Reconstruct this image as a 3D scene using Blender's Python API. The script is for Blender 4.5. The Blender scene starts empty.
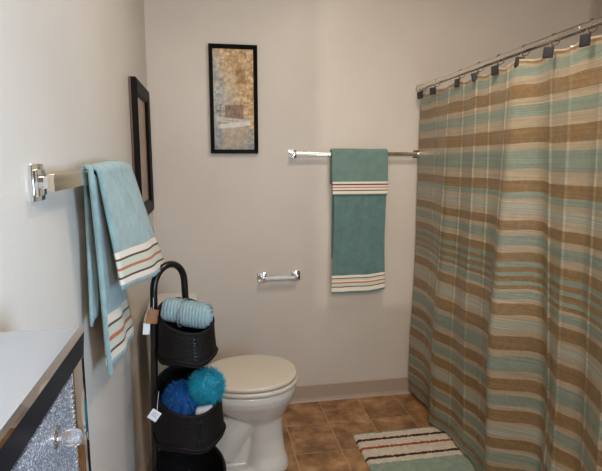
import bpy, bmesh, math, random
from mathutils import Vector, Matrix, noise
random.seed(7)
C = bpy.context.scene.collection
PI = math.pi
# ---------------------------------------------------------------- materials
def srgb(r, g, b):
    f = lambda c: (c/255)/12.92 if c/255 <= 0.04045 else (((c/255)+0.055)/1.055)**2.4
    return (f(r), f(g), f(b), 1)

class Mat:
    def __init__(s, name):
        s.m = bpy.data.materials.new(name); s.m.use_nodes = True
        s.t = s.m.node_tree; s.p = s.t.nodes['Principled BSDF']; s.out = s.t.nodes['Material Output']
    def n(s, typ, **kw):
        nd = s.t.nodes.new(typ)
        for k, v in kw.items():
            if k.startswith('i_'): nd.inputs[k[2:].replace('_', ' ')].default_value = v
            else: setattr(nd, k, v)
        return nd
    def l(s, a, b): s.t.links.new(a, b)
    def coord(s, kind='Object', scale=(1, 1, 1)):
        tc = s.n('ShaderNodeTexCoord'); mp = s.n('ShaderNodeMapping'); mp.inputs['Scale'].default_value = scale
        s.l(tc.outputs[kind], mp.inputs['Vector']); return mp.outputs['Vector']
    def noise(s, scale, vec=None, detail=4, rough=.55):
        nz = s.n('ShaderNodeTexNoise'); nz.inputs['Scale'].default_value = scale
        nz.inputs['Detail'].default_value = detail; nz.inputs['Roughness'].default_value = rough
        s.l(vec if vec is not None else s.coord(), nz.inputs['Vector']); return nz.outputs['Fac']
    def ramp(s, fac, stops, interp='LINEAR'):
        r = s.n('ShaderNodeValToRGB'); cr = r.color_ramp; cr.interpolation = interp
        while len(cr.elements) < len(stops): cr.elements.new(.5)
        for e, (p, c) in zip(cr.elements, stops): e.position = p; e.color = c
        s.l(fac, r.inputs['Fac']); return r.outputs['Color']
    def bump(s, height, strength=.3, dist=.002):
        b = s.n('ShaderNodeBump'); b.inputs['Strength'].default_value = strength; b.inputs['Distance'].default_value = dist
        s.l(height, b.inputs['Height']); s.l(b.outputs['Normal'], s.p.inputs['Normal'])
    def set(s, color=None, rough=None, metal=None, **kw):
        if color is not None: s.p.inputs['Base Color'].default_value = color
        if rough is not None: s.p.inputs['Roughness'].default_value = rough
        if metal is not None: s.p.inputs['Metallic'].default_value = metal
        for k, v in kw.items(): s.p.inputs[k.replace('_', ' ')].default_value = v
        return s

def simple(name, col, rough=.5, metal=0, bump=None, var=None, **kw):
    m = Mat(name).set(col, rough, metal, **kw)
    if var:
        sc, amt = var
        c2 = tuple(min(1, x*(1+amt)) for x in col[:3])+(1,); c1 = tuple(x*(1-amt) for x in col[:3])+(1,)
        m.l(m.ramp(m.noise(sc), [(.3, c1), (.7, c2)]), m.p.inputs['Base Color'])
    if bump: m.bump(m.noise(bump[0]), bump[1], bump[2])
    return m.m

def wall_mat():
    m = Mat('orange_peel_paint').set(srgb(205, 195, 183), .38)
    m.l(m.ramp(m.noise(3), [(.3, srgb(202, 192, 180)), (.7, srgb(208, 198, 186))]), m.p.inputs['Base Color'])
    m.p.inputs['Specular IOR Level'].default_value = .35
    m.bump(m.noise(90, detail=3), .35, .0016)
    return m.m

def tile_mat():
    m = Mat('brown_stone_tile').set(rough=.38)
    v = m.coord()
    sep = m.n('ShaderNodeSeparateXYZ'); m.l(v, sep.inputs[0])
    def grid(sock, off, size, g):
        a = m.n('ShaderNodeMath', operation='SUBTRACT'); m.l(sock, a.inputs[0]); a.inputs[1].default_value = off
        b = m.n('ShaderNodeMath', operation='DIVIDE'); m.l(a.outputs[0], b.inputs[0]); b.inputs[1].default_value = size
        f = m.n('ShaderNodeMath', operation='FRACT'); m.l(b.outputs[0], f.inputs[0])
        c = m.n('ShaderNodeMath', operation='LESS_THAN'); m.l(f.outputs[0], c.inputs[0]); c.inputs[1].default_value = g/size
        fl = m.n('ShaderNodeMath', operation='FLOOR'); m.l(b.outputs[0], fl.inputs[0])
        return c.outputs[0], fl.outputs[0]
    gx, fx = grid(sep.outputs['X'], .3505, .2135, .0032); gy, fy = grid(sep.outputs['Y'], 2.0715, .2445, .0032)
    mx = m.n('ShaderNodeMath', operation='MAXIMUM'); gh = m.n('ShaderNodeMath', operation='MULTIPLY'); m.l(gy, gh.inputs[0]); gh.inputs[1].default_value = .45; m.l(gx, mx.inputs[0]); m.l(gh.outputs[0], mx.inputs[1])
    cmb = m.n('ShaderNodeCombineXYZ'); m.l(fx, cmb.inputs[0]); m.l(fy, cmb.inputs[1])
    wn = m.n('ShaderNodeTexWhiteNoise'); m.l(cmb.outputs[0], wn.inputs['Vector'])
    add = m.n('ShaderNodeVectorMath', operation='ADD'); m.l(v, add.inputs[0])
    sc = m.n('ShaderNodeVectorMath', operation='SCALE'); m.l(wn.outputs['Color'], sc.inputs[0]); sc.inputs['Scale'].default_value = 5
    m.l(sc.outputs[0], add.inputs[1])
    n1 = m.noise(9, add.outputs[0], 6, .62)
    body = m.ramp(n1, [(.28, srgb(96, 66, 42)), (.43, srgb(134, 96, 60)), (.58, srgb(166, 124, 82)), (.75, srgb(194, 160, 118))])
    mix = m.n('ShaderNodeMix', data_type='RGBA'); m.l(mx.outputs[0], mix.inputs['Factor']); m.l(body, mix.inputs[6])
    mix.inputs[7].default_value = srgb(176, 148, 112); m.l(mix.outputs[2], m.p.inputs['Base Color'])
    sub = m.n('ShaderNodeMath', operation='SUBTRACT'); m.l(n1, sub.inputs[0]); m.l(mx.outputs[0], sub.inputs[1])
    m.bump(sub.outputs[0], .3, .0015)
    return m.m

def terry(name, col, sc=420, amt=.10):
    m = Mat(name).set(col, .95); m.p.inputs['Sheen Weight'].default_value = .35
    c1 = tuple(x*(1-amt) for x in col[:3])+(1,); c2 = tuple(min(1, x*(1+amt)) for x in col[:3])+(1,)
    m.l(m.ramp(m.noise(28, detail=5), [(.3, c1), (.7, c2)]), m.p.inputs['Base Color'])
    m.bump(m.noise(sc, detail=3), .7, .0025); return m.m

def curtain_mat(name, col, lines=False, jacq=.06, rough=.30):
    m = Mat(name).set(col, rough)
    v = m.coord()
    mp = m.n('ShaderNodeMapping'); mp.inputs['Scale'].default_value = (1, 1, 1.0); m.l(v, mp.inputs['Vector'])
    wv = m.n('ShaderNodeTexVoronoi', feature='SMOOTH_F1'); wv.inputs['Scale'].default_value = 26; m.l(mp.outputs[0], wv.inputs['Vector'])
    sn = m.n('ShaderNodeMath', operation='SINE'); mu = m.n('ShaderNodeMath', operation='MULTIPLY'); mu.inputs[1].default_value = 22
    m.l(wv.outputs['Distance'], mu.inputs[0]); m.l(mu.outputs[0], sn.inputs[0])
    c1 = tuple(x*(1-jacq) for x in col[:3])+(1,); c2 = tuple(min(1, x*(1+jacq)) for x in col[:3])+(1,)
    if lines:
        sep = m.n('ShaderNodeSeparateXYZ'); m.l(v, sep.inputs[0])
        mu2 = m.n('ShaderNodeMath', operation='MULTIPLY'); mu2.inputs[1].default_value = 2*PI/.0085; m.l(sep.outputs['Z'], mu2.inputs[0])
        s2 = m.n('ShaderNodeMath', operation='SINE'); m.l(mu2.outputs[0], s2.inputs[0])
        colr = m.ramp(s2.outputs[0], [(.2, srgb(172, 164, 146)), (.6, srgb(144, 154, 142))])
    else:
        colr = m.ramp(sn.outputs[0], [(.3, c1), (.7, c2)])
    # slubby yarn: thin streaks along the weft
    mp2 = m.n('ShaderNodeMapping'); mp2.inputs['Scale'].default_value = (1.2, 1.2, 130); m.l(v, mp2.inputs['Vector'])
    yn = m.noise(2.0, mp2.outputs[0], 4, .6)
    yr_ = m.ramp(yn, [(.32, (.80, .80, .80, 1)), (.68, (1.16, 1.16, 1.16, 1))])
    ym = m.n('ShaderNodeMix', data_type='RGBA', blend_type='MULTIPLY'); ym.inputs['Factor'].default_value = 1
    m.l(colr, ym.inputs[6]); m.l(yr_, ym.inputs[7]); colr = ym.outputs[2]
    m.l(colr, m.p.inputs['Base Color'])
    # the cloth lets a little light through
    tr = m.n('ShaderNodeBsdfTranslucent'); m.l(colr, tr.inputs['Color'])
    mx = m.n('ShaderNodeMixShader'); mx.inputs[0].default_value = .12
    m.l(m.p.outputs[0], mx.inputs[1]); m.l(tr.outputs[0], mx.inputs[2]); m.l(mx.outputs[0], m.out.inputs['Surface'])
    m.bump(sn.outputs[0], .10, .001)
    return m.m

def painting_mat():
    """Faded bathroom still life: mottled blue and ochre wash."""
    m = Mat('faded_painting').set(rough=.6)
    v = m.coord()
    sep = m.n('ShaderNodeSeparateXYZ'); m.l(v, sep.inputs[0])
    n1 = m.noise(14, v, 6, .7); n2 = m.noise(55, v, 5, .7)
    warm = m.ramp(n2, [(.32, srgb(136, 98, 62)), (.5, srgb(196, 160, 114)), (.68, srgb(236, 216, 176))])
    cool = m.ramp(n2, [(.32, srgb(124, 130, 132)), (.5, srgb(168, 168, 162)), (.68, srgb(222, 214, 194))])
    gx = m.n('ShaderNodeMath', operation='MULTIPLY_ADD'); m.l(sep.outputs['X'], gx.inputs[0]); gx.inputs[1].default_value = 4.5; gx.inputs[2].default_value = .05
    gz = m.n('ShaderNodeMath', operation='MULTIPLY_ADD'); m.l(sep.outputs['Z'], gz.inputs[0]); gz.inputs[1].default_value = 1.8; m.l(gx.outputs[0], gz.inputs[2])
    ad = m.n('ShaderNodeMath', operation='ADD'); m.l(gz.outputs[0], ad.inputs[0]); m.l(n1, ad.inputs[1])
    f = m.n('ShaderNodeMapRange'); m.l(ad.outputs[0], f.inputs[0]); f.inputs[1].default_value = .35; f.inputs[2].default_value = .75
    mix = m.n('ShaderNodeMix', data_type='RGBA'); m.l(f.outputs[0], mix.inputs['Factor']); m.l(cool, mix.inputs[6]); m.l(warm, mix.inputs[7])
    cur = mix.outputs[2]
    W, Hh = .193, .474
    def jit(sock, seed, amt):
        nz = m.n('ShaderNodeTexNoise'); nz.inputs['Scale'].default_value = 45+seed; nz.inputs['Detail'].default_value = 5; m.l(v, nz.inputs['Vector'])
        a = m.n('ShaderNodeMath', operation='MULTIPLY_ADD'); m.l(nz.outputs['Fac'], a.inputs[0]); a.inputs[1].default_value = amt; m.l(sock, a.inputs[2]); return a.outputs[0]
    def patch(x0, x1, y0, y1, c1, c2, op, soft=.004, slope=0, amt=.02):
        nonlocal cur
        lx, hx = -W/2+x0*W, -W/2+x1*W; hz, lz = Hh/2-y0*Hh, Hh/2-y1*Hh
        X = jit(sep.outputs['X'], 3, amt); Z0 = jit(sep.outputs['Z'], 9, amt)
        zz = m.n('ShaderNodeMath', operation='MULTIPLY_ADD'); m.l(sep.outputs['X'], zz.inputs[0]); zz.inputs[1].default_value = slope; m.l(Z0, zz.inputs[2])
        o = amt*.5
        def edge(sk, a, b):
            r = m.n('ShaderNodeMapRange', interpolation_type='SMOOTHSTEP'); m.l(sk, r.inputs[0]); r.inputs[1].default_value = a; r.inputs[2].default_value = b; return r.outputs[0]
        e = [edge(X, lx+o-soft, lx+o+soft), edge(X, hx+o+soft, hx+o-soft), edge(zz.outputs[0], lz+o-soft, lz+o+soft), edge(zz.outputs[0], hz+o+soft, hz+o-soft)]
        k = e[0]
        for q in e[1:]:
            mu = m.n('ShaderNodeMath', operation='MULTIPLY'); m.l(k, mu.inputs[0]); m.l(q, mu.inputs[1]); k = mu.outputs[0]
        mu = m.n('ShaderNodeMath', operation='MULTIPLY'); m.l(k, mu.inputs[0]); mu.inputs[1].default_value = op
        col = m.ramp(n2, [(.35, c1), (.65, c2)])
        mx = m.n('ShaderNodeMix', data_type='RGBA'); m.l(mu.outputs[0], mx.inputs['Factor']); m.l(cur, mx.inputs[6]); m.l(col, mx.inputs[7]); cur = mx.outputs[2]
    patch(.56, .80, .20, .34, srgb(110, 72, 42), srgb(176, 128, 80), .75, .006)
    patch(.28, .56, .18, .52, srgb(176, 150, 116), srgb(206, 186, 152), .5, .014)
    patch(-.1, 1.1, .80, 1.1, srgb(104, 116, 124), srgb(160, 160, 154), .7, .02)
    patch(.20, .80, .77, .98, srgb(168, 148, 124), srgb(196, 180, 154), .8, .012)
    patch(.05, .26, .60, .63, srgb(98, 90, 76), srgb(140, 128, 104), .7, .003, amt=.008)
    patch(.14, .18, .54, .72, srgb(98, 90, 76), srgb(140, 128, 104), .7, .002, amt=.008)
    patch(.28, .74, .55, .70, srgb(104, 80, 60), srgb(150, 118, 90), .9, .004, amt=.008)
    patch(.04, .92, .685, .735, srgb(186, 176, 166), srgb(214, 206, 196), .9, .003, .10, .008)
    patch(.14, .90, .73, .775, srgb(206, 198, 190), srgb(226, 220, 212), .95, .003, -.10, .006)
    patch(.30, .60, .705, .715, srgb(110, 84, 70), srgb(160, 130, 110), .7, .002, .10, .008)
    m.l(cur, m.p.inputs['Base Color']); m.bump(n2, .2, .001)
    return m.m

M = {}
M['wall'] = wall_mat()
M['ceiling'] = simple('ceiling_paint', srgb(225, 218, 208), .8, bump=(60, .2, .001))
M['tile'] = tile_mat()
M['base'] = simple('vinyl_base', srgb(172, 152, 134), .5, bump=(50, .05, .001))
M['chrome'] = simple('polished_chrome', (.78, .76, .73, 1), .09, 1)
M['steel'] = simple('satin_steel', (.68, .60, .48, 1), .22, 1)  # warm reflections on the towel bars are tinted into the metal colour
M['rod'] = simple('rod_steel', (.66, .61, .55, 1), .16, 1)
M['porcelain'] = simple('white_porcelain', srgb(208, 202, 192), .12, **{'Coat_Weight': .5, 'Coat_Roughness': .05})
M['seat'] = simple('toilet_seat_plastic', srgb(204, 192, 174), .2)
M['frame'] = simple('black_lacquered_wood', srgb(15, 13, 12), .5, **{'Specular_IOR_Level': .1})
M['bronze'] = simple('bronze_edge', srgb(92, 70, 52), .4, .3)
M['painting'] = painting_mat()
M['print'] = simple('brown_print', srgb(150, 124, 98), .35, var=(16, .25))
M['teal'] = terry('teal_terry', srgb(90, 120, 117), amt=.15)
M['teal_gray'] = terry('grey_teal_terry', srgb(106, 132, 124))
M['aqua'] = terry('aqua_terry', srgb(126, 156, 157), amt=.2)
M['white_band'] = simple('white_woven_band', srgb(226, 216, 200), .85, bump=(500, .4, .001))
M['brown_band'] = simple('brown_woven_band', srgb(92, 66, 60), .85, bump=(500, .4, .001))
M['orange_band'] = simple('orange_woven_band', srgb(190, 108, 78), .85, bump=(500, .4, .001))
M['green_band'] = simple('pale_green_woven_band', srgb(200, 203, 186), .85, bump=(500, .4, .001))
M['cteal'] = curtain_mat('curtain_sage', srgb(134, 143, 127), jacq=.03)
M['cbrown'] = curtain_mat('curtain_bronze', srgb(138, 112, 78), jacq=.06)
M['cbeige'] = curtain_mat('curtain_ivory', srgb(170, 153, 128), jacq=.025)
M['cfine'] = curtain_mat('curtain_pinstripe', srgb(140, 144, 124), lines=True)
M['hooktile'] = simple('dark_stone', srgb(44, 46, 48), .35, bump=(150, .3, .001), var=(90, .3))
M['hookedge'] = simple('pewter_edge', srgb(66, 64, 62), .4, .6)
M['basket'] = simple('black_woven_fibre', srgb(17, 13, 12), .6, bump=(170, .8, .003), **{'Specular_IOR_Level': .22})
M['blackmetal'] = simple('black_tube', srgb(20, 17, 16), .28)
M['cardboard'] = simple('kraft_card', srgb(150, 104, 68), .8, var=(40, .12))
M['whitecard'] = simple('white_card', srgb(232, 234, 238), .6)
M['ink'] = simple('grey_ink', srgb(120, 120, 128), .7)
M['palecloth'] = simple('pale_blue_ribbed_cloth', srgb(136, 160, 166), .9, bump=(300, .5, .001), var=(60, .1))
M['ribbon'] = simple('grey_ribbon', srgb(120, 122, 132), .4)
M['cobalt'] = simple('cobalt_fibre', srgb(6, 82, 150), .5, var=(30, .35))
M['turq'] = simple('turquoise_fibre', srgb(22, 150, 178), .45, var=(30, .35))
M['cotton'] = simple('white_cotton', srgb(214, 216, 220), .9)
M['rug_teal'] = simple('sage_pile', srgb(148, 162, 144), .95, bump=(160, 1, .01), var=(40, .14))
M['rug_cream'] = simple('cream_pile', srgb(222, 206, 184), .95, bump=(160, 1, .01), var=(40, .1))
M['rug_brown'] = simple('umber_pile', srgb(74, 44, 36), .95, bump=(160, 1, .01), var=(40, .2))
M['rug_orange'] = simple('rust_pile', srgb(172, 82, 50), .95, bump=(160, 1, .01), var=(40, .15))
M['mirror'] = simple('mirror_glass', (.82, .82, .84, 1), .03, 1)
M['dark_reflection'] = simple('dark_reflection_bevel', (.008, .008, .01, 1), .3, 0, **{'Specular_IOR_Level': .04})  # dark reflection in the mirrored bevel, put into its colour
def glitter():
    m = Mat('silver_glitter').set(srgb(150, 152, 160), .35, .45)
    vo = m.n('ShaderNodeTexVoronoi'); vo.inputs['Scale'].default_value = 700; m.l(m.coord(), vo.inputs['Vector'])
    sp = m.n('ShaderNodeSeparateColor'); m.l(vo.outputs['Color'], sp.inputs[0])
    m.l(m.ramp(sp.outputs[0], [(.2, srgb(96, 98, 108)), (.75, srgb(156, 158, 166)), (.97, srgb(250, 250, 255))]), m.p.inputs['Base Color'])
    m.bump(sp.outputs[1], .8, .002); return m.m
M['glitter'] = glitter()
def top_glass():
    m = Mat('silver_top_glass').set(srgb(192, 200, 210), .12, .5)
    m.bump(m.noise(14), .04, .001); return m.m
M['topglass'] = top_glass()
M['crystal'] = simple('crystal', (.95, .96, 1, 1), .03, 0, **{'Transmission_Weight': .9, 'IOR': 1.6})
M['hose'] = simple('braided_hose', srgb(170, 168, 165), .35, .8, bump=(300, .5, .001))
M['added_pane'] = simple('added_window_glass', (1, 1, 1, 1), 0, 0, **{'Transmission_Weight': 1.0, 'IOR': 1.45})
M['lamp'] = simple('frosted_lamp', (1, .95, .88, 1), .4)
M['lamp'].node_tree.nodes['Principled BSDF'].inputs['Emission Color'].default_value = (1, .86, .7, 1)
M['lamp'].node_tree.nodes['Principled BSDF'].inputs['Emission Strength'].default_value = 3
# ---------------------------------------------------------------- helpers
def obj(name, bm, mats, parent=None, smooth=True, loc=None, mods=None):
    me = bpy.data.meshes.new(name); bmesh.ops.recalc_face_normals(bm, faces=bm.faces) if smooth != 'keep' else None
    bm.to_mesh(me); bm.free()
    if not isinstance(mats, (list, tuple)): mats = [mats]
    for m in mats: me.materials.append(m)
    if smooth:
        for p in me.polygons: p.use_smooth = True
        try: me.set_sharp_from_angle(angle=math.radians(38))
        except Exception: pass
    o = bpy.data.objects.new(name, me); C.objects.link(o)
    if parent: o.parent = parent
    if loc: o.location = loc
    return o
def tag(o, label, cat, group=None, kind=None):
    if label: o['label'] = label
    if cat: o['category'] = cat
    if group: o['group'] = group
    if kind: o['kind'] = kind
    return o
def thing(name, label, cat, loc=(0, 0, 0), rot=(0, 0, 0), group=None):
    o = bpy.data.objects.new(name, None); C.objects.link(o); o.empty_display_size = .05
    o.location = loc; o.rotation_euler = rot
    return tag(o, label, cat, group)
def struct(name, bm, m): 
    o = obj(name, bm, m, smooth=False); o['kind'] = 'structure'; return o
def box(bm, lo, hi, bev=0, seg=2, mat=0):
    r = bmesh.ops.create_cube(bm, size=1)
    vs = r['verts']
    for v in vs: v.co = Vector([lo[i]+(v.co[i]+.5)*(hi[i]-lo[i]) for i in range(3)])
    fs = set(f for v in vs for f in v.link_faces)
    for f in fs: f.material_index = mat
    if bev:
        es = list(set(e for v in vs for e in v.link_edges))
        r2 = bmesh.ops.bevel(bm, geom=es, offset=bev, segments=seg, profile=.6, affect='EDGES')
        for f in r2['faces']: f.material_index = mat
    return bm
def ring_loft(bm, rings, cap0=True, cap1=True, closed=True, mat=0):
    """rings: lists of points, same count."""
    vr = [[bm.verts.new(p) for p in r] for r in rings]
    n = len(vr[0])
    for a, b in zip(vr, vr[1:]):
        for i in range(n if closed else n-1):
            j = (i+1) % n
            f = bm.faces.new((a[i], a[j], b[j], b[i])); f.material_index = mat
    if cap0: f = bm.faces.new(vr[0][::-1]); f.material_index = mat
    if cap1: f = bm.faces.new(vr[-1]); f.material_index = mat
    return vr
def tube(bm, pts, r, n=10, cap=True, mat=0, closed=False):
    pts = [Vector(p) for p in pts]; rings = []
    N = len(pts)
    rr = r if isinstance(r, (list, tuple)) else [r]*N
    up = None
    for i, p in enumerate(pts):
        if closed: t = (pts[(i+1) % N]-pts[i-1]).normalized()
        else: t = (pts[min(i+1, N-1)]-pts[max(i-1, 0)]).normalized()
        if up is None:
            up = Vector((0, 0, 1)) if abs(t.z) < .9 else Vector((1, 0, 0))
        u = (up-t*up.dot(t)).normalized(); w = t.cross(u); up = u
        rings.append([p+(u*math.cos(2*PI*k/n)+w*math.sin(2*PI*k/n))*rr[i] for k in range(n)])
    if closed: rings.append(rings[0][:]); ring_loft(bm, rings, False, False, mat=mat); bmesh.ops.remove_doubles(bm, verts=bm.verts, dist=1e-6)
    else: ring_loft(bm, rings, cap, cap, mat=mat)
    return bm
def lathe(bm, prof, axis_o=(0, 0, 0), n=32, axis='z', mat=0):
    rings = []
    for r, z in prof:
        ring = []
        for k in range(n):
            a = 2*PI*k/n; x, y = max(r, 1e-5)*math.cos(a), max(r, 1e-5)*math.sin(a)
            q = {'z': (x, y, z), 'x': (z, x, y), 'y': (x, z, y)}[axis]
            ring.append(Vector(q)+Vector(axis_o))
        rings.append(ring)
    ring_loft(bm, rings, True, True, mat=mat); return bm
def superell(n, a, b, cx, cy, z, e=2.0, front=None):
    out = []
    for k in range(n):
        t = 2*PI*k/n; c, s = math.cos(t), math.sin(t)
        x = math.copysign(abs(c)**(2/e), c)*a; y = math.copysign(abs(s)**(2/e), s)*b
        out.append(Vector((cx+x, cy+y, z)))
    return out
def new(): return bmesh.new()
# ---------------------------------------------------------------- the room
XL, XR, YB, YF, H = -.267, 2.35, 2.567, -.62, 2.35
T = .1
def b1(lo, hi): return box(new(), lo, hi)
struct('floor', b1((XL-T, YF-T, -T), (XR+T, YB+T, 0)), M['tile'])
struct('ceiling', b1((XL-T, YF-T, H), (XR+T, YB+T, H+T)), M['ceiling'])
struct('wall_left', b1((XL-T, YF-T, 0), (XL, YB+T, H)), M['wall'])
struct('wall_back', b1((XL, YB, 0), (XR, YB+T, H)), M['wall'])
struct('wall_right', b1((XR, YF-T, 0), (XR+T, YB+T, H)), M['wall'])
# wall behind the camera, its high opening added to shape a light patch
HX0, HX1, HZ0, HZ1 = -.195, .94, 1.25, 2.02
bm = new()
for lo, hi in (((XL, YF-.03, 0), (HX0, YF, H)), ((HX1, YF-.03, 0), (XR, YF, H)), ((HX0, YF-.03, 0), (HX1, YF, HZ0)), ((HX0, YF-.03, HZ1), (HX1, YF, H))): box(bm, lo, hi)
struct('wall_front', bm, M['wall'])
# unseen partition, added to hold a made-up window lighting the left wall
PX, PY = .965, .40
WY0, WY1, WZ0, WZ1 = -.42, .22, .72, 1.40
bm = new()
for lo, hi in (((PX, WY1, 0), (XR, PY, H)), ((PX, YF, 0), (XR, WY0, H)), ((PX, WY0, 0), (XR, WY1, WZ0)), ((PX, WY0, WZ1), (XR, WY1, H)), ((PX+.2, WY0, WZ0), (XR, WY1, WZ1))): box(bm, lo, hi)
struct('added_partition', bm, M['wall'])
bm = new()
for lo, hi in (((PX-.008, WY0, WZ0), (PX+.05, WY0+.03, WZ1)), ((PX-.008, WY1-.03, WZ0), (PX+.05, WY1, WZ1)), ((PX-.02, WY0, WZ0), (PX+.05, WY1, WZ0+.03)), ((PX-.008, WY0, WZ1-.03), (PX+.05, WY1, WZ1)), ((PX+.05, WY0, (WZ0+WZ1)/2-.012), (PX+.08, WY1, (WZ0+WZ1)/2+.012))): box(bm, lo, hi)
wn_ = struct('added_window_1', bm, M['ceiling'])  # made-up window, added as a frame for the cool fill
bm = new(); box(bm, (PX+.085, WY0, WZ0), (PX+.09, WY1, WZ1)); obj('added_pane', bm, M['added_pane'], wn_, smooth=False)
def baseboard(name, along, a0, a1):
    bm = new(); prof = [(0, 0), (.016, 0), (.010, .006), (.0055, .02), (.0045, .088), (.003, .092), (0, .092)]
    rings = []
    for s in (a0, a1):
        rings.append([Vector((s, YB-d, z)) if along == 'x' else Vector((XL+d, s, z)) for d, z in prof])
    ring_loft(bm, rings); return struct(name, bm, M['base'])
baseboard('baseboard_back', 'x', XL, XR)
baseboard('baseboard_left', 'y', YF, YB-.016)

# ---------------------------------------------------------------- framed painting, back wall
def frame_bm(w, h, d, rail, inner_d):
    """moulded rectangular frame in the xz plane, back at y=0, front towards -y"""
    bm = new(); prof = [(0, 0), (0, -d*.85), (rail*.15, -d), (rail*.45, -d*.92), (rail*.8, -d*.8), (rail, -inner_d), (rail, 0)]
    cs = [(-1, -1), (1, -1), (1, 1), (-1, 1)]
    rings = []
    for sx, sz in cs: rings.append([Vector((sx*(w/2-p), y, sz*(h/2-p))) for p, y in prof])
    rings.append(rings[0]); ring_loft(bm, rings, False, False, closed=True)
    bmesh.ops.remove_doubles(bm, verts=bm.verts, dist=1e-5); return bm
t = thing('framed_painting', 'tall narrow black framed painting of a white basin, hanging on the back wall', 'picture', (.1355, YB-.0015, 1.591), (0, 0, 0))
W_, H_ = .231, .512
obj('frame', frame_bm(W_, H_, .026, .019, .012), M['frame'], t, smooth=False)
bm = new(); box(bm, (-W_/2+.015, -.009, -H_/2+.015), (W_/2-.015, -.001, H_/2-.015))
cv = obj('canvas', bm, M['painting'], t, smooth=False); cv['label'] = 'faded ochre and blue painted picture'
# ---------------------------------------------------------------- framed picture, left wall
t = thing('framed_print', 'black framed picture on the left wall, seen nearly edge-on', 'picture', (XL+.0015, 2.155, 1.339), (0, 0, PI/2))
fb = obj('frame', frame_bm(.42, .518, .027, .055, .012), M['frame'], t, smooth=False)
bm = new(); box(bm, (-.205, -.010, -.254), (.205, -.001, .254)); obj('print', bm, M['print'], t, smooth=False)['label'] = 'brown toned print'
bm = new(); box(bm, (-.2115-.0014, -.006, -.259), (-.2115+.0014, -.001, .259))
obj('outer_edge', bm, M['bronze'], t, smooth=False)['label'] = 'thin bronze edge strip'

# ---------------------------------------------------------------- towel rails and paper holder
def square_post(parent, p, out, s=.024, L=.05, plate=.026):
    """square stepped plate at p on a wall with a post along unit vector out"""
    out = Vector(out); q = out.to_track_quat('Z', 'Y').to_matrix().to_4x4(); q = Matrix.Translation(p) @ q
    bm = new(); box(bm, (-plate, -plate, 0), (plate, plate, .006), .0018); box(bm, (-plate*.72, -plate*.72, .006), (plate*.72, plate*.72, .011), .0018)
    bm.transform(q); pl = obj('wall_plate', bm, M['chrome'], parent)
    bm = new(); box(bm, (-s*.5, -s*.5, .010), (s*.5, s*.5, L), .0015); bm.transform(q); obj('post', bm, M['chrome'], parent)
t = thing('towel_rail', 'square chrome towel bar high on the back wall beside the shower curtain', 'towel bar', (.76, YB, 1.333))
square_post(t, Vector((-.335, 0, 0)), (0, -1, 0), .020, .058, .0205); square_post(t, Vector((.325, 0, 0)), (0, -1, 0), .020, .058, .0205)
bm = new(); box(bm, (-.33, -.0535, -.009), (.32, -.0425, .009), .001); obj('bar', bm, M['steel'], t)
BX = -.236
t = thing('towel_rail', 'short square chrome towel bar on the left wall in the foreground', 'towel bar', (XL, 1.2, 1.272))
square_post(t, Vector((0, -.335, 0)), (1, 0, 0), .019, .027, .029); square_post(t, Vector((0, .42, 0)), (1, 0, 0), .019, .027, .024)
bm = new(); box(bm, (.025, -.358, -.0135), (.035, .43, .0135), .001); obj('bar', bm, M['steel'], t)
t = thing('toilet_paper_holder', 'empty chrome toilet paper holder with a white roller, on the back wall', 'toilet paper holder', (.352, YB, .704))
square_post(t, Vector((-.088, 0, 0)), (0, -1, 0), .020, .05, .0235); square_post(t, Vector((.088, 0, .002)), (0, -1, 0), .020, .05, .0235)
bm = new(); lathe(bm, [(.004, -.08), (.0095, -.078), (.0095, -.03), (.0115, -.028), (.0115, .03), (.0095, .032), (.0095, .076), (.004, .078)], (0, -.042, 0), 20, 'x')
obj('roller', bm, M['cotton'], t)['label'] = 'white plastic spring roller'

# ---------------------------------------------------------------- towels: sheets with woven bands
def cloth_sheet(bm, rows, U, mats_by_v, th=.005):
    """rows: list of (v, function u->point). Adds a single-sided grid, solidified later."""
    prev = None
    for v, fn in rows:
        cur = [bm.verts.new(fn(u)) for u in U]
        if prev:
            pv, pr = prev
            for i in range(len(U)-1):
                f = bm.faces.new((pr[i], pr[i+1], cur[i+1], cur[i])); f.material_index = mats_by_v((v+pv)/2)
        prev = (v, cur)
def solidify(o, th, off=0):
    m = o.modifiers.new('s', 'SOLIDIFY'); m.thickness = th; m.offset = off
def towel_rows(vals, breaks):
    s = sorted(set([round(x, 5) for x in vals]+[round(b, 5) for b in breaks])); return s
def bands(table, default=0):
    def f(v):
        for a, b, m in table:
            if a <= v < b: return m
        return default
    return f
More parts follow.
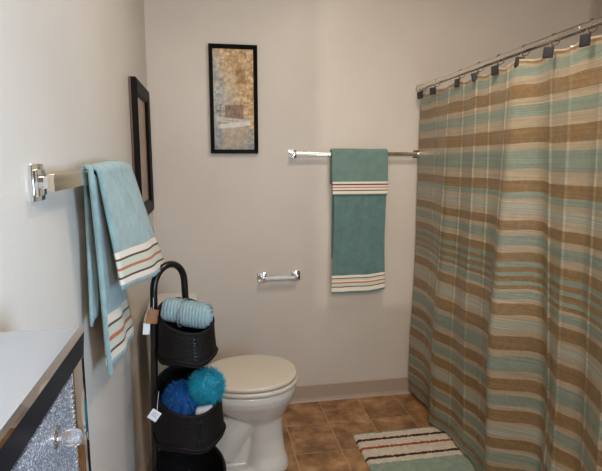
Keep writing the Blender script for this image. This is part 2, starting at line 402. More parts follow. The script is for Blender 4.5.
# bath towel folded lengthwise, over the back rail. v = distance down from the rail, front
def draped(name, x0, x1, zbar, drop_f, drop_b, yr, table, mats, wob, label, th, skew=0, fold=None, yoff=0.0):
    """over a bar at y=yr, z=zbar; front drop towards -y"""
    bm = new(); brk = [b for a, b, m in table]+[a for a, b, m in table]
    R = .0125+yoff
    vs = [i*.02 for i in range(int(drop_f/.02)+1)]+[drop_f]
    vs = towel_rows(vs, brk); U = [i/28 for i in range(29)]
    mf = bands(table)
    def pt(u, y, z, v):
        x = x0+(x1-x0)*u
        w = wob*(math.sin(u*9+v*4)*.6+math.sin(u*21+1.3)*.3)*min(1, abs(v)*4)
        x += .006*math.sin(v*7+u*2)*min(1, v*2) if v > 0 else 0
        zz = z
        if skew and v > 0: zz += skew*max(0, (u-.72))/.28*(v/drop_f)**2
        return Vector((x, y-abs(w) if v > 0 else y+abs(w)*.2, zz))
    rows = []
    for v in sorted([i*.02 for i in range(int(drop_b/.02))]+[drop_b], reverse=True):
        rows.append((-v, (lambda v: lambda u: pt(u, yr+R, zbar-v, -v))(v)))
    for k in range(1, 8):
        a = PI*k/8
        rows.append((-.0001, (lambda a: lambda u: Vector((x0+(x1-x0)*u, yr+R*math.cos(a), zbar+.002+(R*.5+yoff*.35)*math.sin(a)+.001*math.sin(u*7)*math.sin(a))))(a)))
    for v in vs: rows.append((v, (lambda v: lambda u: pt(u, yr-R-.008*min(1, v*6), zbar-v, v))(v)))
    cloth_sheet(bm, rows, U, lambda v: mf(v) if v > 0 else 0)
    o = obj(name, bm, mats); solidify(o, th); 
    sub = o.modifiers.new('sub', 'SUBSURF'); sub.levels = 1; sub.render_levels = 1
    return o
YR = YB-.048
mats = [M['teal'], M['white_band'], M['brown_band'], M['orange_band'], M['green_band']]
z0 = 1.340
def zb(*zs): return [round(z0-z, 4) for z in zs]
h0 = z0-.713
tb = [(h0, h0+.014, 1), (h0+.014, h0+.018, 2), (h0+.018, h0+.031, 4), (h0+.031, h0+.036, 1), (h0+.036, h0+.044, 3), (h0+.044, h0+.060, 4), (h0+.060, h0+.064, 2), (h0+.064, h0+.088, 1)]
o = draped('bath_towel', .622, .903, z0, h0+.098, .55, YR, tb, mats, .006, '', .007, skew=.014)
tag(o, 'long teal bath towel on the back wall bar, striped band near its hem', 'towel')
mats2 = [M['teal_gray'], M['white_band'], M['brown_band'], M['orange_band'], M['green_band']]
h1 = z0-1.196
tb = [(h1, h1+.014, 1), (h1+.014, h1+.018, 2), (h1+.018, h1+.028, 1), (h1+.028, h1+.033, 3), (h1+.033, h1+.043, 1), (h1+.043, h1+.047, 2), (h1+.047, h1+.062, 1)]
o = draped('hand_towel', .612, .906, z0, h1+.070, .16, YR, tb, mats2, .003, '', .007, yoff=.0095)
tag(o, 'short grey-teal hand towel folded over the top of the long bath towel', 'towel')

# aqua towel bunched over the left rail
bm = new()
def lerp(a, b, t): return a+(b-a)*t
U = [i/20 for i in range(21)]
def bil(TL, TR, BL, BR, amp, ph, bulge):
    TL, TR, BL, BR = map(Vector, (TL, TR, BL, BR))
    def f(v):
        def g(u):
            p = lerp(lerp(TL, TR, u), lerp(BL, BR, u), v)
            p = p+Vector((bulge*math.sin(PI*min(1, v*1.0)*.5)*math.sin(PI*u)+amp*math.sin(u*11+ph+v*2)*v, 0, 0))
            return p
        return g
    return f
def add_sheet(q, bt, L=1.0, n=24, start=None):
    br = sorted(set([i/n for i in range(n+1)]+[x for a, b, m in bt for x in (a, b)]))
    rows = []
    if start: rows += start
    rows += [(v, q(v)) for v in br]
    mf = bands(bt)
    cloth_sheet(bm, rows, U, lambda v: mf(v) if v > 0 else 0)
# front panel (room side) with the roll over the bar in front of it
A = bil((-.218, 1.105, 1.272), (-.218, 1.575, 1.276), (-.196, 1.155, 1.020), (-.146, 1.70, .952), .004, .5, .012)
over = []
for k in range(9):
    a = PI*k/8
    over.append((-.01, (lambda a: lambda u: Vector((BX-.018*math.cos(a), 1.10+(1.57-1.10)*u, 1.279+.014*math.sin(a)+.008*math.sin(u*3.0)*math.sin(a))))(a)))
ab = [(.655, .715, 1), (.715, .735, 2), (.735, .80, 4), (.80, .825, 3), (.825, .885, 4), (.885, .905, 2), (.905, .955, 1)]
add_sheet(A, ab, start=over)
# long middle layer hanging below
B = bil((-.226, 1.055, 1.285), (-.236, 1.20, 1.262), (-.226, 1.125, .842), (-.243, 1.60, .765), .004, 1.5, .006)
bb_ = [(.70, .755, 1), (.755, .77, 2), (.77, .825, 4), (.825, .85, 3), (.85, .90, 4), (.90, .915, 2), (.915, .96, 1)]
add_sheet(B, [(a+.0, b, m) for a, b, m in bb_])
# wall-side fold
Cc = bil((-.247, 1.11, 1.262), (-.250, 1.26, 1.262), (-.246, 1.075, .965), (-.244, 1.16, .99), .002, .2, .002)
add_sheet(Cc, [])
o = obj('hand_towel', bm, [M['aqua'], M['white_band'], M['brown_band'], M['orange_band'], M['green_band']]); solidify(o, .006)
tag(o, 'light aqua towel with striped hem bunched over the left wall bar', 'towel')
# the rolled near edge of the middle layer
bm = new()
pts = [Vector((-.2225, 1.05+.080*t+.006*math.sin(t*6), 1.288-.45*t)) for t in [i/16 for i in range(17)]]
tube(bm, [Vector((-.236, 1.07, 1.293)), Vector((-.229, 1.055, 1.294))]+pts, .0055, 8)
o2 = obj('rolled_edge', bm, M['aqua'], o)

# ---------------------------------------------------------------- shower rod, hooks, curtain
RA = Vector((1.090, YB, 1.669)); RB = Vector((1.033, 1.244, 1.669)); RD = (RB-RA).normalized()
def rod_at(y): return RA+RD*((y-YB)/RD.y)
t = thing('shower_rod', 'long chrome shower rod running from the back wall above the curtain', 'shower rod', RA)
bm = new(); tube(bm, [Vector((0, -.001, 0)), RD*1.25], .0125, 20); obj('outer_tube', bm, M['rod'], t)
bm = new(); tube(bm, [RD*1.1, RD*((YB-.4)/-RD.y)], .0110, 20); obj('inner_tube', bm, M['rod'], t)
bm = new(); lathe(bm, [(.004, 0), (.021, -.001), (.021, -.008), (.016, -.014), (.0135, -.028), (.004, -.030)], (0, -.001, 0), 28, 'y'); obj('end_flange', bm, M['chrome'], t)
hy = [2.500, 2.334, 2.072, 1.908, 1.759, 1.599, 1.443, 1.281, 1.08, .88]
rnd = random.Random(3)
where = ['first on the shower rod from the back wall']+[w+' hook on the rod from the back wall' for w in ('second', 'third', 'fourth', 'fifth', 'sixth', 'seventh')]+['nearest the camera at the right edge']
def hook_meshes():
    bm = new(); pts = []
    for k in range(15):
        a = math.radians(-60+300*k/14); pts.append(Vector((.0175*math.sin(a), 0, .0175*math.cos(a)-.004)))
    pts += [Vector((-.006, 0, -.024)), Vector((-.004, 0, -.034))]
    tube(bm, pts, .0015, 6)
    s = .0155
    b2 = new(); box(b2, (-.003, -s, -.019), (.0015, s, .014), .001, mat=0)
    b3 = new(); box(b3, (-.0042, -s*.8, -.0155), (-.0028, s*.8, .0105), .0006)
    return bm, b2, b3
hk = None
for i, y in enumerate(hy):
    if i >= 8: break
    p = rod_at(y)
    if hk is None:
        hk = thing('shower_curtain_hook', '', 'curtain hook', p)
        a, b, c = hook_meshes()
        obj('ring', a, M['chrome'], hk)
        pl = obj('square_charm', b, M['hookedge'], hk, loc=(-.021, -.004, -.041)); st = obj('stone_inset', c, M['hooktile'], pl)
        h = hk; ps = [pl]
    else:
        h = hk.copy(); C.objects.link(h); h.location = p; ps = []
        for ch in list(hk.children):
            c2 = ch.copy(); C.objects.link(c2); c2.parent = h; c2.matrix_parent_inverse = ch.matrix_parent_inverse
            if ch.name.startswith('square'): ps.append(c2)
            for g in list(ch.children):
                d = g.copy(); C.objects.link(d); d.parent = c2
    h['label'] = 'chrome ring with dark square charm, '+where[i]; h['category'] = 'curtain hook'; h['group'] = 'shower curtain hooks'
    for q in ps: q.rotation_euler = (rnd.uniform(-.25, .15), .0, rnd.uniform(.1, .9))

# curtain: plan path
mid = [(2.500, 1.062), (2.36, 1.078), (2.22, 1.055), (2.13, 1.03), (2.02, 1.062), (1.90, 1.045), (1.80, 1.058), (1.70, 1.040), (1.620, .985), (1.575, 1.030), (1.515, 1.115), (1.44, 1.098), (1.35, 1.066), (1.27, 1.085), (1.18, 1.045), (1.10, 1.02), (1.0, 1.08), (.88, 1.03), (.78, 1.07), (.66, 1.03), (.55, 1.05)]
def cr(P, t):
    n = len(P)-1; s = t*n; i = min(int(s), n-1); f = s-i
    p0, p1, p2, p3 = P[max(i-1, 0)], P[i], P[i+1], P[min(i+2, n)]
    return tuple(.5*((2*b)+(-a+c)*f+(2*a-5*b+4*c-d)*f*f+(-a+3*b-3*c+d)*f**3) for a, b, c, d in zip(p0, p1, p2, p3))
ctop = 1.634
st = [(1.634, 'b'), (1.628, 'n'), (1.620, 'b'), (1.610, 't'), (1.578, 'b'), (1.552, 'n'), (1.506, 'b'), (1.482, 't'), (1.444, 'b'), (1.408, 'n'), (1.358, 'b'), (1.335, 't'), (1.271, 'b'), (1.233, 'n'), (1.193, 't'), (1.171, 'b'), (1.153, 'f'), (1.118, 'b'), (1.096, 'n'), (1.062, 'b'), (1.042, 't'), (1.008, 'b'), (.983, 'n'), (.950, 't'), (.932, 'n'), (.914, 't'), (.900, 'n'), (.880, 't'), (.866, 'n'), (.852, 'b'), (.842, 't'), (.815, 'b'), (.800, 'n'), (.757, 'b'), (.738, 'f'), (.705, 'b'), (.680, 'n'), (.628, 'b'), (.606, 't'), (.548, 'b'), (.520, 'n'), (.474, 'b'), (.455, 't'), (.415, 'b'), (.398, 'n'), (.352, 'b'), (.335, 'f'), (.298, 'b'), (.285, 'n'), (.245, 'b'), (.228, 't'), (.190, 'b'), (.172, 'n'), (.14, 'b'), (.125, 't'), (.09, 'n'), (.066, 't'), (.042, 'b'), (.034, 't'), (.026, None)]
mi = {'t': 0, 'n': 1, 'b': 2, 'f': 3}
NU = 900
us = [i/NU for i in range(NU+1)]
path = [cr(mid, u) for u in us]
zs = []
for (za, k), (zc, _) in zip(st, st[1:]):
    n = max(1, int((za-zc)/.018)); zs += [(za+(zc-za)*j/n, mi[k]) for j in range(n)]
zs.append((st[-1][0], None))
creases = [2.30, 2.145, 2.02, 1.90, 1.80, 1.655, 1.45, 1.345, 1.22, 1.13, .95, .8]
def cpt(u_i, z):
    y, x = path[u_i]
    f = max(0, (ctop-z)/ctop)      # 0 top, 1 bottom
    amp = .22+.78*min(1, f*1.5)
    rx = rod_at(y).x
    base = rx-.012*(1-f)
    x2 = base*(1-min(1, f*1.3))+1.058*min(1, f*1.3)+(x-1.056)*amp+.016*f*f
    x2 += .004*math.sin(y*17+z*3)*f+.006*math.sin(z*5+y*4)*f
    for cyy in creases:
        d = (y-cyy+.02*f*math.sin(cyy*40))/.005
        if abs(d) < 4: x2 -= .0055*math.exp(-d*d)
    # sag of the heading between hooks
    zz = z
    if f < .1:
        for a, b in zip(hy, hy[1:]):
            if b <= y <= a: zz -= .010*math.sin(PI*(a-y)/(a-b))**2*(1-f/.1)
    if 1.44 < y < 1.60: zz += .016*min(1, f*2)*min(1, (1.60-y)/.06)*min(1, (y-1.44)/.05)*min(1, z*8)
    # billows: cloth between the pleats hangs a little lower towards the hem
    zz -= .010*f*math.sin(y*9.5+.6)*min(1, z*6)
    yy = y+.035*f*(1 if u_i < 104 else max(0, 1-(u_i-104)/208))
    if z < .12: x2 += .010*math.sin(y*31)*(1-z/.12)
    return Vector((x2, yy, max(zz, .026)))
bm = new(); prev = None
for z, m in zs:
    cur = [bm.verts.new(cpt(i, z)) for i in range(NU+1)]
    if prev:
        for i in range(NU):
            f = bm.faces.new((prev[0][i], prev[0][i+1], cur[i+1], cur[i])); f.material_index = prev[1]
    prev = (cur, m)
o = obj('shower_curtain', bm, [M['cteal'], M['cbrown'], M['cbeige'], M['cfine']], smooth=False)
for p in o.data.polygons: p.use_smooth = True
solidify(o, .0012)
tag(o, 'full length shower curtain in sage, bronze and ivory horizontal stripes', 'shower curtain')

# ---------------------------------------------------------------- bath rug
bm = new(); X0, X1, Y0, Y1 = .646, 1.12, 1.36, 2.180
ey = [2.180, 2.160, 2.118, 2.100, 2.052, 2.034, 1.974, 1.957, 1.924]; em = [0, 1, 2, 1, 3, 1, 2, 1]
ys = []
for (a, b), m in zip(zip(ey, ey[1:]), em):
    n = max(2, int((a-b)/.005)); ys += [(a+(b-a)*j/n, m) for j in range(n)]
n = 110; ys += [(1.924+(Y0-1.924)*j/n, 0) for j in range(n)]+[(Y0, None)]
NX = 110; prev = None
for y, m in ys:
    row = []
    for i in range(NX+1):
        x = X0+(X1-X0)*i/NX
        e = min(x-X0, X1-x, Y1-y, y-Y0); hgt = .004+.011*min(1, max(e, 0)/.012)**.5
        nz = noise.noise(Vector((x*120, y*120, 0)))*.004+noise.noise(Vector((x*45, y*45, 3)))*.002
        row.append(bm.verts.new((x+.003*noise.noise(Vector((y*90, x*50, 1))), y+.004*noise.noise(Vector((x*90, y*60, 5))), max(.002, hgt+nz*min(1, e/.006+.2)))))
    if prev:
        for i in range(NX):
            f = bm.faces.new((prev[0][i], prev[0][i+1], row[i+1], row[i])); f.material_index = prev[1]
    prev = (row, m)
# skirt
be = [e for e in bm.edges if e.is_boundary]
r = bmesh.ops.extrude_edge_only(bm, edges=be)
for v in [g for g in r['geom'] if isinstance(g, bmesh.types.BMVert)]: v.co.z = .0005
o = obj('bath_rug', bm, [M['rug_teal'], M['rug_cream'], M['rug_brown'], M['rug_orange']])
tag(o, 'shaggy sage and cream bath rug with brown and rust stripes on the tile', 'rug')

# ---------------------------------------------------------------- toilet (tank on the left wall, bowl pointing right)
CY = 2.035
t = thing('toilet', 'white two-piece toilet with closed lid behind the black basket stand', 'toilet', (.012, CY, 0))
def P2(x, y, z): return Vector((x, y, z))
# bowl + pedestal + trapway + foot, welded with a remesh
bm = new()
def egg(cx, a_front, a_back, b, z, n=48, e=2.1):
    out = []
    for k in range(n):
        tt = 2*PI*k/n; c, s = math.cos(tt), math.sin(tt)
        a = a_front if c > 0 else a_back
        out.append(Vector((cx+math.copysign(abs(c)**(2/e), c)*a, math.copysign(abs(s)**(2/e), s)*b, z)))
    return out
# bowl
prof = [(.185, .08, .07, .060, .20), (.178, .105, .10, .085, .235), (.165, .135, .14, .118, .27), (.155, .162, .18, .146, .305), (.150, .180, .215, .166, .335), (.150, .186, .23, .175, .36), (.150, .185, .23, .175, .385)]
ring_loft(bm, [egg(*q[:1], q[1], q[2], q[3], q[4]) for q in prof])
# front column
col = [(.195, .108, .085, .100, 0), (.195, .106, .085, .098, .03), (.195, .094, .075, .082, .07), (.195, .084, .066, .072, .14), (.193, .084, .066, .072, .2), (.185, .10, .08, .08, .27), (.17, .10, .1, .09, .32)]
ring_loft(bm, [egg(q[0], q[1], q[2], q[3], q[4], e=2.4) for q in col])
# foot plate towards the wall
ring_loft(bm, [superell(40, .225, w, .035, 0, z, 3.2) for z, w in ((0, .105), (.018, .102), (.032, .088), (.036, .08))])
# trapway bulge
tube(bm, [P2(.12, 0, .23), P2(.06, 0, .17), P2(.02, 0, .10), P2(-.03, 0, .10), P2(-.08, 0, .19), P2(-.13, 0, .24), P2(-.16, 0, .20), P2(-.165, 0, .05), P2(-.165, 0, .01)], [.07, .078, .08, .078, .072, .07, .068, .068, .07], 20)
# spine under the tank
box(bm, (-.20, -.045, .01), (.15, .045, .24), .02)
ring_loft(bm, [superell(40, a, w, cx, 0, z, 3) for z, a, w, cx in ((.25, .08, .10, -.10), (.31, .12, .15, -.10), (.36, .13, .17, -.095), (.385, .13, .17, -.095))])
o = obj('bowl', bm, M['porcelain'], t)
rm = o.modifiers.new('r', 'REMESH'); rm.mode = 'VOXEL'; rm.voxel_size = .0045; rm.use_smooth_shade = True
sm = o.modifiers.new('sm', 'SMOOTH'); sm.factor = .5; sm.iterations = 8
# seat & lid
def slab(cx, af, ab, b, z0_, z1_, r=.008, e=2.15, name='x', dome=0):
    bm = new(); rings = []
    for k in range(5):
        a = PI/2*k/4; d = r*(1-math.sin(a)); rings.append(egg(cx, af-d, ab-d, b-d, z0_+r*(1-math.cos(a)), 64, e))
    for k in range(5):
        a = PI/2*k/4; d = r*(1-math.cos(a)); rings.append(egg(cx, af-d, ab-d, b-d, z1_-r+r*math.sin(a), 64, e))
    for s in (.8, .55, .3, .08):
        rings.append(egg(cx, (af-r)*s, (ab-r)*s, (b-r)*s, z1_+dome*(1-s*s), 64, e))
    ring_loft(bm, rings); return bm
obj('seat', slab(.150, .192, .205, .180, .389, .408), M['seat'], t)
obj('lid', slab(.148, .190, .205, .178, .4115, .430, dome=.006), M['seat'], t)
for s in (-1, 1):
    bm = new(); lathe(bm, [(.002, -.016), (.011, -.015), (.011, .015), (.002, .016)], (-.052, s*.075, .418), 20, 'y'); obj('hinge', bm, M['seat'], t)
for s in (-1, 1):
    bm = new(); lathe(bm, [(.013, .030), (.013, .040), (.010, .046), (.003, .049)], (-.01, s*.088, 0), 20); obj('bolt_cap', bm, M['porcelain'], t)
bm = new()
rings = [superell(48, a, b, cx, 0, z, 5) for z, a, b, cx in ((.385, .080, .185, -.168), (.40, .086, .195, -.167), (.55, .089, .205, -.166), (.685, .091, .212, -.1655), (.69, .090, .211, -.1655))]
ring_loft(bm, rings); obj('tank', bm, M['porcelain'], t)
bm = new()
ring_loft(bm, [superell(48, a, b, -.164, 0, z, 5) for z, a, b in ((.690, .094, .216), (.694, .099, .221), (.712, .100, .222), (.722, .096, .218), (.724, .08, .2))]); obj('tank_lid', bm, M['porcelain'], t)
bm = new(); lathe(bm, [(.002, 0), (.012, .001), (.012, .008), (.002, .01)], (-.0745, -.15, .64), 16, 'x'); box(bm, (-.067, -.152, .633), (-.061, -.085, .645), .002); obj('flush_lever', bm, M['chrome'], t)
# ---------------------------------------------------------------- basket stand
SY = 1.62
t = thing('basket_stand', 'tall black three-tier basket stand with an arched handle beside the toilet', 'basket stand', (-.09, SY, 0))
L0 = Vector((-.10, -.055, 0)); L1 = Vector((-.082, -.045, .90)); R1 = Vector((.006, .062, .90)); R0 = Vector((.02, .085, 0))
bm = new(); pts = [L0+Vector((-.012, 0, .012))]
for k in range(1, 12): pts.append(L0.lerp(L1, k/12)+Vector((-.012*(1-k/12), 0, .0)))
mc = (L1+R1)/2
for k in range(17):
    a = PI-PI*k/16; pts.append(mc+(R1-L1)/2*math.cos(a)+Vector((0, 0, .078*math.sin(a)**.9 if math.sin(a) > 0 else 0)))
for k in range(1, 12): pts.append(R1.lerp(R0, k/12))
pts.append(R0+Vector((0, 0, .012)))
tube(bm, pts, .0112, 14); obj('arched_frame', bm, M['blackmetal'], t)
bm = new(); cpts = []
for k in range(40):
    a = 2*PI*k/40; cpts.append(Vector((-.012+.145*math.cos(a), -.012+.145*math.sin(a), .010)))
tube(bm, cpts, .0085, 12, closed=True)
tube(bm, [L0+Vector((-.012, 0, .011)), R0+Vector((0, 0, .011))], .006, 10)
obj('floor_ring', bm, M['blackmetal'], t)
def basket(parent, cx, cy, zb_, zt, r, ax, ay, seedv, inner_mat=None):
    """scoop basket: rim plane z = zt + ax*x + ay*y ; returns part"""
    bm = new(); n = 64; rings = []
    rs = random.Random(seedv); ph = rs.uniform(0, 6)
    hh = zt-zb_
    def rad(f, a):
        prof = [(0, .60), (.04, .72), (.10, .86), (.16, .97), (.19, 1.03), (.24, 1.04), (.30, 1.02), (.6, .985), (1, .96)]
        for (f0, r0), (f1, r1) in zip(prof, prof[1:]):
            if f <= f1: rr = r0+(r1-r0)*(f-f0)/(f1-f0); break
        else: rr = .96
        return r*rr*(1+.012*math.sin(6*a+ph)*(1-f)+.006*math.sin(f*60))
    K = 26
    def pt(f, a, inset=0):
        # height runs to the slanted rim
        ca, sa = math.cos(a), math.sin(a)
        rr = rad(f, a)-inset
        top = zt+ax*rr*ca+ay*rr*sa
        z = zb_+(top-zb_)*f+(.006*math.sin(4*a+ph) if .05 < f < .3 else 0)
        return Vector((cx+rr*ca, cy+rr*sa, z))
    for k in range(K+1): rings.append([pt(k/K, 2*PI*j/n) for j in range(n)])
    for k in range(K, 0, -1): rings.append([pt(k/K, 2*PI*j/n, .007) for j in range(n)])
    ring_loft(bm, rings)
    b = obj('basket', bm, M['basket'], parent)
    bm = new(); tube(bm, [pt(1, 2*PI*j/n, .003) for j in range(n)], .0055, 8, closed=True); obj('rim', bm, M['basket'], b)
    # lacing up the side facing the room
    bm = new(); a0 = math.radians(-72)
    for k in range(7):
        f0 = .3+.09*k; f1 = f0+.075
        for s in (-1, 1): tube(bm, [pt(f0, a0-s*.07, -.002), pt((f0+f1)/2, a0, -.004), pt(f1, a0+s*.07, -.002)], .0016, 6)
    obj('lacing', bm, M['blackmetal'], b)
    bm = new(); 
    for dz in (.17, .26):
        tube(bm, [pt(dz, 2*PI*j/n, -.001) for j in range(n)], .0035, 8, closed=True)
    obj('woven_band', bm, M['basket'], b)
    return pt
bk = [(-.078+.09, -.04, .672, .822, .090, -.24, .36), (-.078+.09, -.045, .402, .580, .108, -.16, .42), (-.080+.09, -.05, .14, .312, .118, -.15, .40)]
pts_ = []
for i, q in enumerate(bk): pts_.append(basket(t, *q, 11+i))
for q in bk:
    z = q[2]+.03; fL = z/.9
    a_ = L0.lerp(L1, fL)+Vector((-.012*(1-fL), 0, 0)); b_ = R0.lerp(R1, fL)
    for p0, p1 in ((a_, Vector((q[0]-q[4]*.7, q[1], z))), (b_, Vector((q[0]+.01, q[1]+q[4]*.8, z)))):
        bm = new(); tube(bm, [p0, p1], .004, 8); obj('bracket', bm, M['blackmetal'], t)

# tags on the stand
def paper_tag(name, w, h, mat, loc, rot, label, lines=0, cord_to=None):
    tt = thing(name, label, 'tag', loc, rot)
    bm = new(); box(bm, (-w/2, -.0006, -h/2), (w/2, .0006, h/2), .0003, 1); obj('card', bm, mat, tt, smooth=False)
    if lines:
        bm = new()
        for k in range(lines): box(bm, (-w*.3, -.0009, h*.22-k*h*.16), (w*(.3-.12*(k % 2)), -.0005, h*.22-k*h*.16+h*.035))
        obj('print_lines', bm, M['ink'], tt, smooth=False)
    if cord_to:
        bm = new(); m_ = Matrix.Translation(loc) @ Matrix.Rotation(rot[2], 4, 'Z') @ Matrix.Rotation(rot[1], 4, 'Y') @ Matrix.Rotation(rot[0], 4, 'X')
        e = m_.inverted() @ Vector(cord_to); tube(bm, [Vector((0, 0, h*.42)), e*.5+Vector((0, -.002, h*.2)), e], .0007, 5); obj('string', bm, M['whitecard'], tt)
    return tt
paper_tag('hang_tag', .034, .044, M['cardboard'], (-.176, 1.548, .835), (0, .18, .25), 'brown cardboard tag hanging from the left pole of the basket stand', 3, (-.172, 1.565, .89))
paper_tag('hang_tag', .020, .036, M['whitecard'], (-.196, 1.556, .795), (0, .1, .2), 'small white tag hanging just below the brown cardboard tag', 0, (-.178, 1.565, .86))
paper_tag('hang_tag', .030, .034, M['whitecard'], (-.176, 1.485, .548), (0, .62, -.15), 'diamond-hung white tag on the middle basket of the black stand', 3, (-.165, 1.535, .60))

# ribbed pale blue cloths in the top basket
def ribbed(cx, cy, cz, lx, ly, lz, rot, n, name, parent, mat, ribs, amp):
    bm = new(); rings = []; NR = 150
    for k in range(NR+1):
        f = k/NR; x = (f-.5)*2
        prof = (1-abs(x)**5)**.5 if abs(x) < 1 else .0
        prof = max(prof, .02); rb = 1+amp*math.sin(f*ribs*2*PI)
        ring = []
        for j in range(n):
            a = 2*PI*j/n; c, s = math.cos(a), math.sin(a)
            yy = math.copysign(abs(c)**.8, c)*ly*prof*rb; zz = math.copysign(abs(s)**.8, s)*lz*prof*rb
            wv = .003*math.sin(f*ribs*4+a*3)
            ring.append(Vector((x*lx+wv, yy, zz)))
        rings.append(ring)
    ring_loft(bm, rings); m = Matrix.Translation((cx, cy, cz)) @ rot; bm.transform(m)
    return obj(name, bm, mat, parent)
tt = thing('folded_cloth_bundle', 'bundle of pale blue ribbed cloths tied with grey ribbon in the top basket', 'washcloths', (-.076, 1.577, .818))
R_ = Matrix.Rotation(math.radians(9), 4, 'Y') @ Matrix.Rotation(math.radians(-12), 4, 'Z') @ Matrix.Rotation(math.radians(-12), 4, 'X')
ribbed(.028, -.014, .012, .052, .058, .040, R_, 40, 'front_roll', tt, M['palecloth'], 30, .022)
ribbed(-.034, -.002, .026, .036, .056, .037, R_, 40, 'back_roll', tt, M['palecloth'], 20, .02)
bm = new(); cpts = [Vector((-.012, .060*math.cos(2*PI*k/36), .042*math.sin(2*PI*k/36))) for k in range(36)]
tube(bm, cpts, .003, 8, closed=True)
for s in (-1, 1):
    tube(bm, [Vector((-.012, -.01, .034)), Vector((-.012+s*.008, -.014, .046)), Vector((-.012+s*.018, -.018, .044)), Vector((-.012+s*.010, -.016, .037)), Vector((-.012, -.01, .035))], .0018, 6)
bm.transform(Matrix.Translation((0, -.008, .015)) @ R_); obj('ribbon_tie', bm, M['ribbon'], tt)

# shaggy things in the middle basket
def shag(name, c, rad3, nstr, length, mat, label, cat, seedv, droop=.3, curl=.3, wid=.0016, ok=None):
    rs = random.Random(seedv); bm = new()
    bmesh.ops.create_icosphere(bm, subdivisions=3, radius=1, matrix=Matrix.Translation(c) @ Matrix.Diagonal((*[r*.86 for r in rad3], 1)))
    for v in bm.verts: v.co += (v.co-Vector(c)).normalized()*noise.noise(v.co*60)*.006
    for i in range(nstr):
        z = rs.uniform(-.75, 1); a = rs.uniform(0, 2*PI); q = math.sqrt(max(0, 1-z*z)); d = Vector((q*math.cos(a), q*math.sin(a), z))
        p = Vector(c)+Vector([d[k]*rad3[k]*.84 for k in range(3)])
        side = Vector((rs.uniform(-1, 1), rs.uniform(-1, 1), rs.uniform(-1, 1))).normalized()
        L = length*rs.uniform(.6, 1.15); pr = None
        for k in range(5):
            f = k/4
            pp = p+d*L*f*(1-.2*f)+side*L*curl*math.sin(f*4)*.5+Vector((0, 0, -droop*L*f*f))
            w = side.cross(d).normalized()*wid*(1-.75*f)
            w2 = side.normalized()*wid*(1-.75*f)
            cur = [bm.verts.new(pp+w), bm.verts.new(pp-w*.5+w2*.8), bm.verts.new(pp-w*.5-w2*.8)]
            if pr:
                for j in range(3): bm.faces.new((pr[j], pr[(j+1) % 3], cur[(j+1) % 3], cur[j]))
            pr = cur
    o = obj(name, bm, mat, smooth=False); tag(o, label, cat); return o
shag('fluffy_puff', (-.099, 1.564, .562), (.050, .054, .048), 2800, .031, M['cobalt'], 'cobalt blue stringy puff on the left of the middle basket', 'bath puff', 5, .6, .5, .0011)
shag('fluffy_puff', (-.020, 1.552, .600), (.047, .050, .048), 3600, .025, M['turq'], 'bright turquoise fluffy puff on the right of the middle basket', 'bath puff', 6, .2, .9, .0011)
bm = new(); lathe(bm, [(.002, -.028), (.018, -.027), (.024, -.021), (.024, .021), (.018, .027), (.002, .028)], (0, 0, 0), 28, 'x')
bm.transform(Matrix.Translation((-.026, 1.528, .520)) @ Matrix.Rotation(-.3, 4, 'Z') @ Matrix.Rotation(-.2, 4, 'Y'))
tag(obj('cotton_roll', bm, M['cotton']), 'small white roll tucked under the turquoise puff in the middle basket', 'roll')

# ---------------------------------------------------------------- mirrored glitter cabinet, left foreground
CX0, CX1, CY0, CY1, CZ = XL+.002, -.157, .12, .654, 1.10
t = thing('mirrored_cabinet', 'slim silver cabinet with mirrored trim, glitter door and crystal knob, left foreground', 'cabinet', (CX0, CY0, 0))
def bx(name, lo, hi, m, bev=0, par=t, seg=2):
    o_ = Vector((CX0, CY0, 0)); bm = new(); box(bm, Vector(lo)-o_, Vector(hi)-o_, bev, seg); return obj(name, bm, m, par, smooth=bool(bev))
bx('body', (CX0, CY0, .07), (CX1-.008, CY1, CZ-.014), M['glitter'])
o_ = Vector((CX0, CY0, 0))
for x in (CX0+.012, CX1-.022):
    for y in (CY0+.03, CY1-.03):
        bm = new(); lathe(bm, [(.009, 0), (.011, .01), (.012, .03), (.016, .072)], Vector((x, y, 0))-o_, 16); obj('foot', bm, M['chrome'], t)
# top slab with bevelled mirror border
bx('top', (CX0, CY0-.002, CZ-.012), (CX1-.0055, CY1-.002, CZ), M['topglass'])
bm = new()
def strip(quads):
    vs = [bm.verts.new(Vector(q)-o_) for q in quads]; bm.faces.new(vs)
prof = [(CX1-.0065, CZ+.0004), (CX1-.006, CZ+.0010), (CX1-.001, CZ-.0005), (CX1-.001, CZ-.006), (CX1-.0065, CZ-.006)]
ring_loft(bm, [[Vector((x, y, z))-o_ for x, z in prof] for y in (CY0-.002, CY1+.001)])
tr = obj('top_trim', bm, M['mirror'], t, smooth=False); tr['label'] = 'bevelled mirror strip along the front of the top'
bm = new(); ring_loft(bm, [[Vector((x, y, z))-o_ for x, z in ((CX1-.009, CZ-.006), (CX1-.001, CZ-.006), (CX1-.003, CZ-.036), (CX1-.009, CZ-.036))] for y in (CY0, CY1)])
sb = obj('under_trim', bm, M['dark_reflection'], t, smooth=False); sb['label'] = 'mirror bevel under the top edge, dark reflection painted in'
# stiles of the front
bx('corner_trim', (CX1-.0085, CY1-.056, .07), (CX1-.003, CY1, CZ-.036), M['mirror'], .001)
bx('corner_trim', (CX1-.0085, CY0, .07), (CX1-.003, CY0+.035, CZ-.036), M['mirror'], .001)
d = bx('door', (CX1-.0085, CY0+.037, .09), (CX1-.0035, CY1-.060, CZ-.040), M['glitter'], .001)
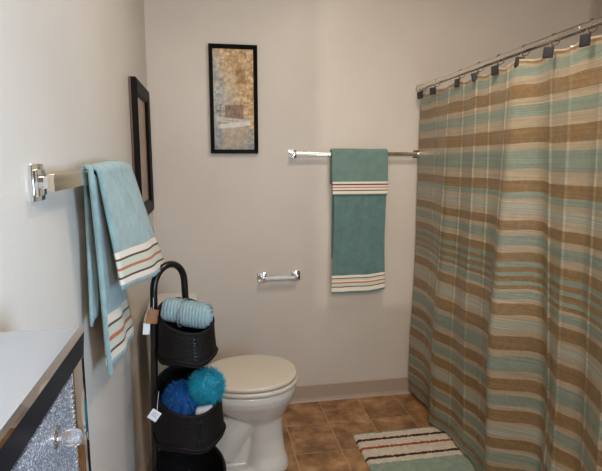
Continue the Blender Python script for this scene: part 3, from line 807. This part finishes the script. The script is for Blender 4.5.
# raised bead of sparkles along the door edge
bm = new()
for k in range(150):
    z = .12+k*.0062
    bmesh.ops.create_icosphere(bm, subdivisions=1, radius=.0026, matrix=Matrix.Translation(Vector((CX1-.0030, CY1-.0625, z))-o_))
bd = obj('crystal_bead', bm, M['chrome'], d, smooth=False); bd['kind'] = 'stuff'
bm = new(); kp = Vector((CX1-.0035, .520, 1.026))-o_
lathe(bm, [(.002, 0), (.010, .0), (.010, .002), (.004, .004), (.004, .008), (.006, .009)], kp, 20, 'x'); kb = obj('knob', bm, M['chrome'], d)
bm = new(); lathe(bm, [(.004, .007), (.0075, .009), (.0088, .015), (.0088, .021), (.0072, .025), (.004, .0262)], kp, 10, 'x'); bmesh.ops.recalc_face_normals(bm, faces=bm.faces)
obj('knob_crystal', bm, M['crystal'], t, smooth=False)

# ---------------------------------------------------------------- light
def area(name, loc, target, sx, sy, power, col, spread=180):
    l = bpy.data.lights.new(name, 'AREA'); l.shape = 'RECTANGLE'; l.size = sx; l.size_y = sy; l.energy = power; l.color = col; l.spread = math.radians(spread)
    o = bpy.data.objects.new(name, l); C.objects.link(o); o.location = loc
    o.rotation_euler = (Vector(target)-Vector(loc)).to_track_quat('-Z', 'Y').to_euler(); return o
area('added_side_fill', (PX-.005, (WY0+WY1)/2, (WZ0+WZ1)/2), (-.3, (WY0+WY1)/2+.35, (WZ0+WZ1)/2), WY1-WY0-.08, WZ1-WZ0-.08, 26, (.44, .70, 1.0))  # added cool fill in the made-up window, brightens the left wall
# round ceiling lamp
LX, LY = .68, 1.45
lt = thing('ceiling_lamp', 'round frosted ceiling lamp above the bathroom floor', 'ceiling lamp', (LX, LY, H))
bm = new(); lathe(bm, [(.01, 0), (.17, -.001), (.17, -.025), (.155, -.03), (.01, -.031)], (0, 0, 0), 40); obj('lamp_base', bm, M['chrome'], lt)
bm = new(); lathe(bm, [(.15, -.031), (.145, -.05), (.11, -.075), (.05, -.088), (.005, -.09)], (0, 0, 0), 40); obj('lamp_shade', bm, M['lamp'], lt)
area('ceiling_light', (LX, LY, H-.1), (LX, LY, 0), .3, .3, 10, (1, .90, .77))
area('added_front_fill', (.10, YF+.08, 2.0), (.45, 2.4, 1.0), .6, .1, 18, (1, .88, .77))  # added warm fill behind the camera, no fixture there
sl = bpy.data.lights.new('added_patch_lamp', 'POINT'); sl.energy = 170; sl.color = (1, .92, .84); sl.shadow_soft_size = .03  # added point lamp, throws the bright rectangle onto the back wall
so = bpy.data.objects.new('added_patch_lamp', sl); C.objects.link(so); so.location = (-.747, -3.0, 1.8)
w = bpy.data.worlds.new('room_air'); bpy.context.scene.world = w; w.use_nodes = True
w.node_tree.nodes['Background'].inputs[0].default_value = (1, .9, .8, 1); w.node_tree.nodes['Background'].inputs[1].default_value = .2

# ---------------------------------------------------------------- camera
cam = bpy.data.cameras.new('camera'); cam.sensor_width = 36; cam.lens = 509.05*36/602; cam.clip_start = .02
co = bpy.data.objects.new('camera', cam); C.objects.link(co); co.location = (0, 0, 1.309)
co.rotation_euler = (math.radians(90-8.577), 0, math.radians(-10.349))
S = bpy.context.scene; S.camera = co
S.view_settings.view_transform = 'Standard'; S.view_settings.look = 'None'; S.view_settings.gamma = 1; S.view_settings.use_curve_mapping = False
S.view_settings.exposure = .07
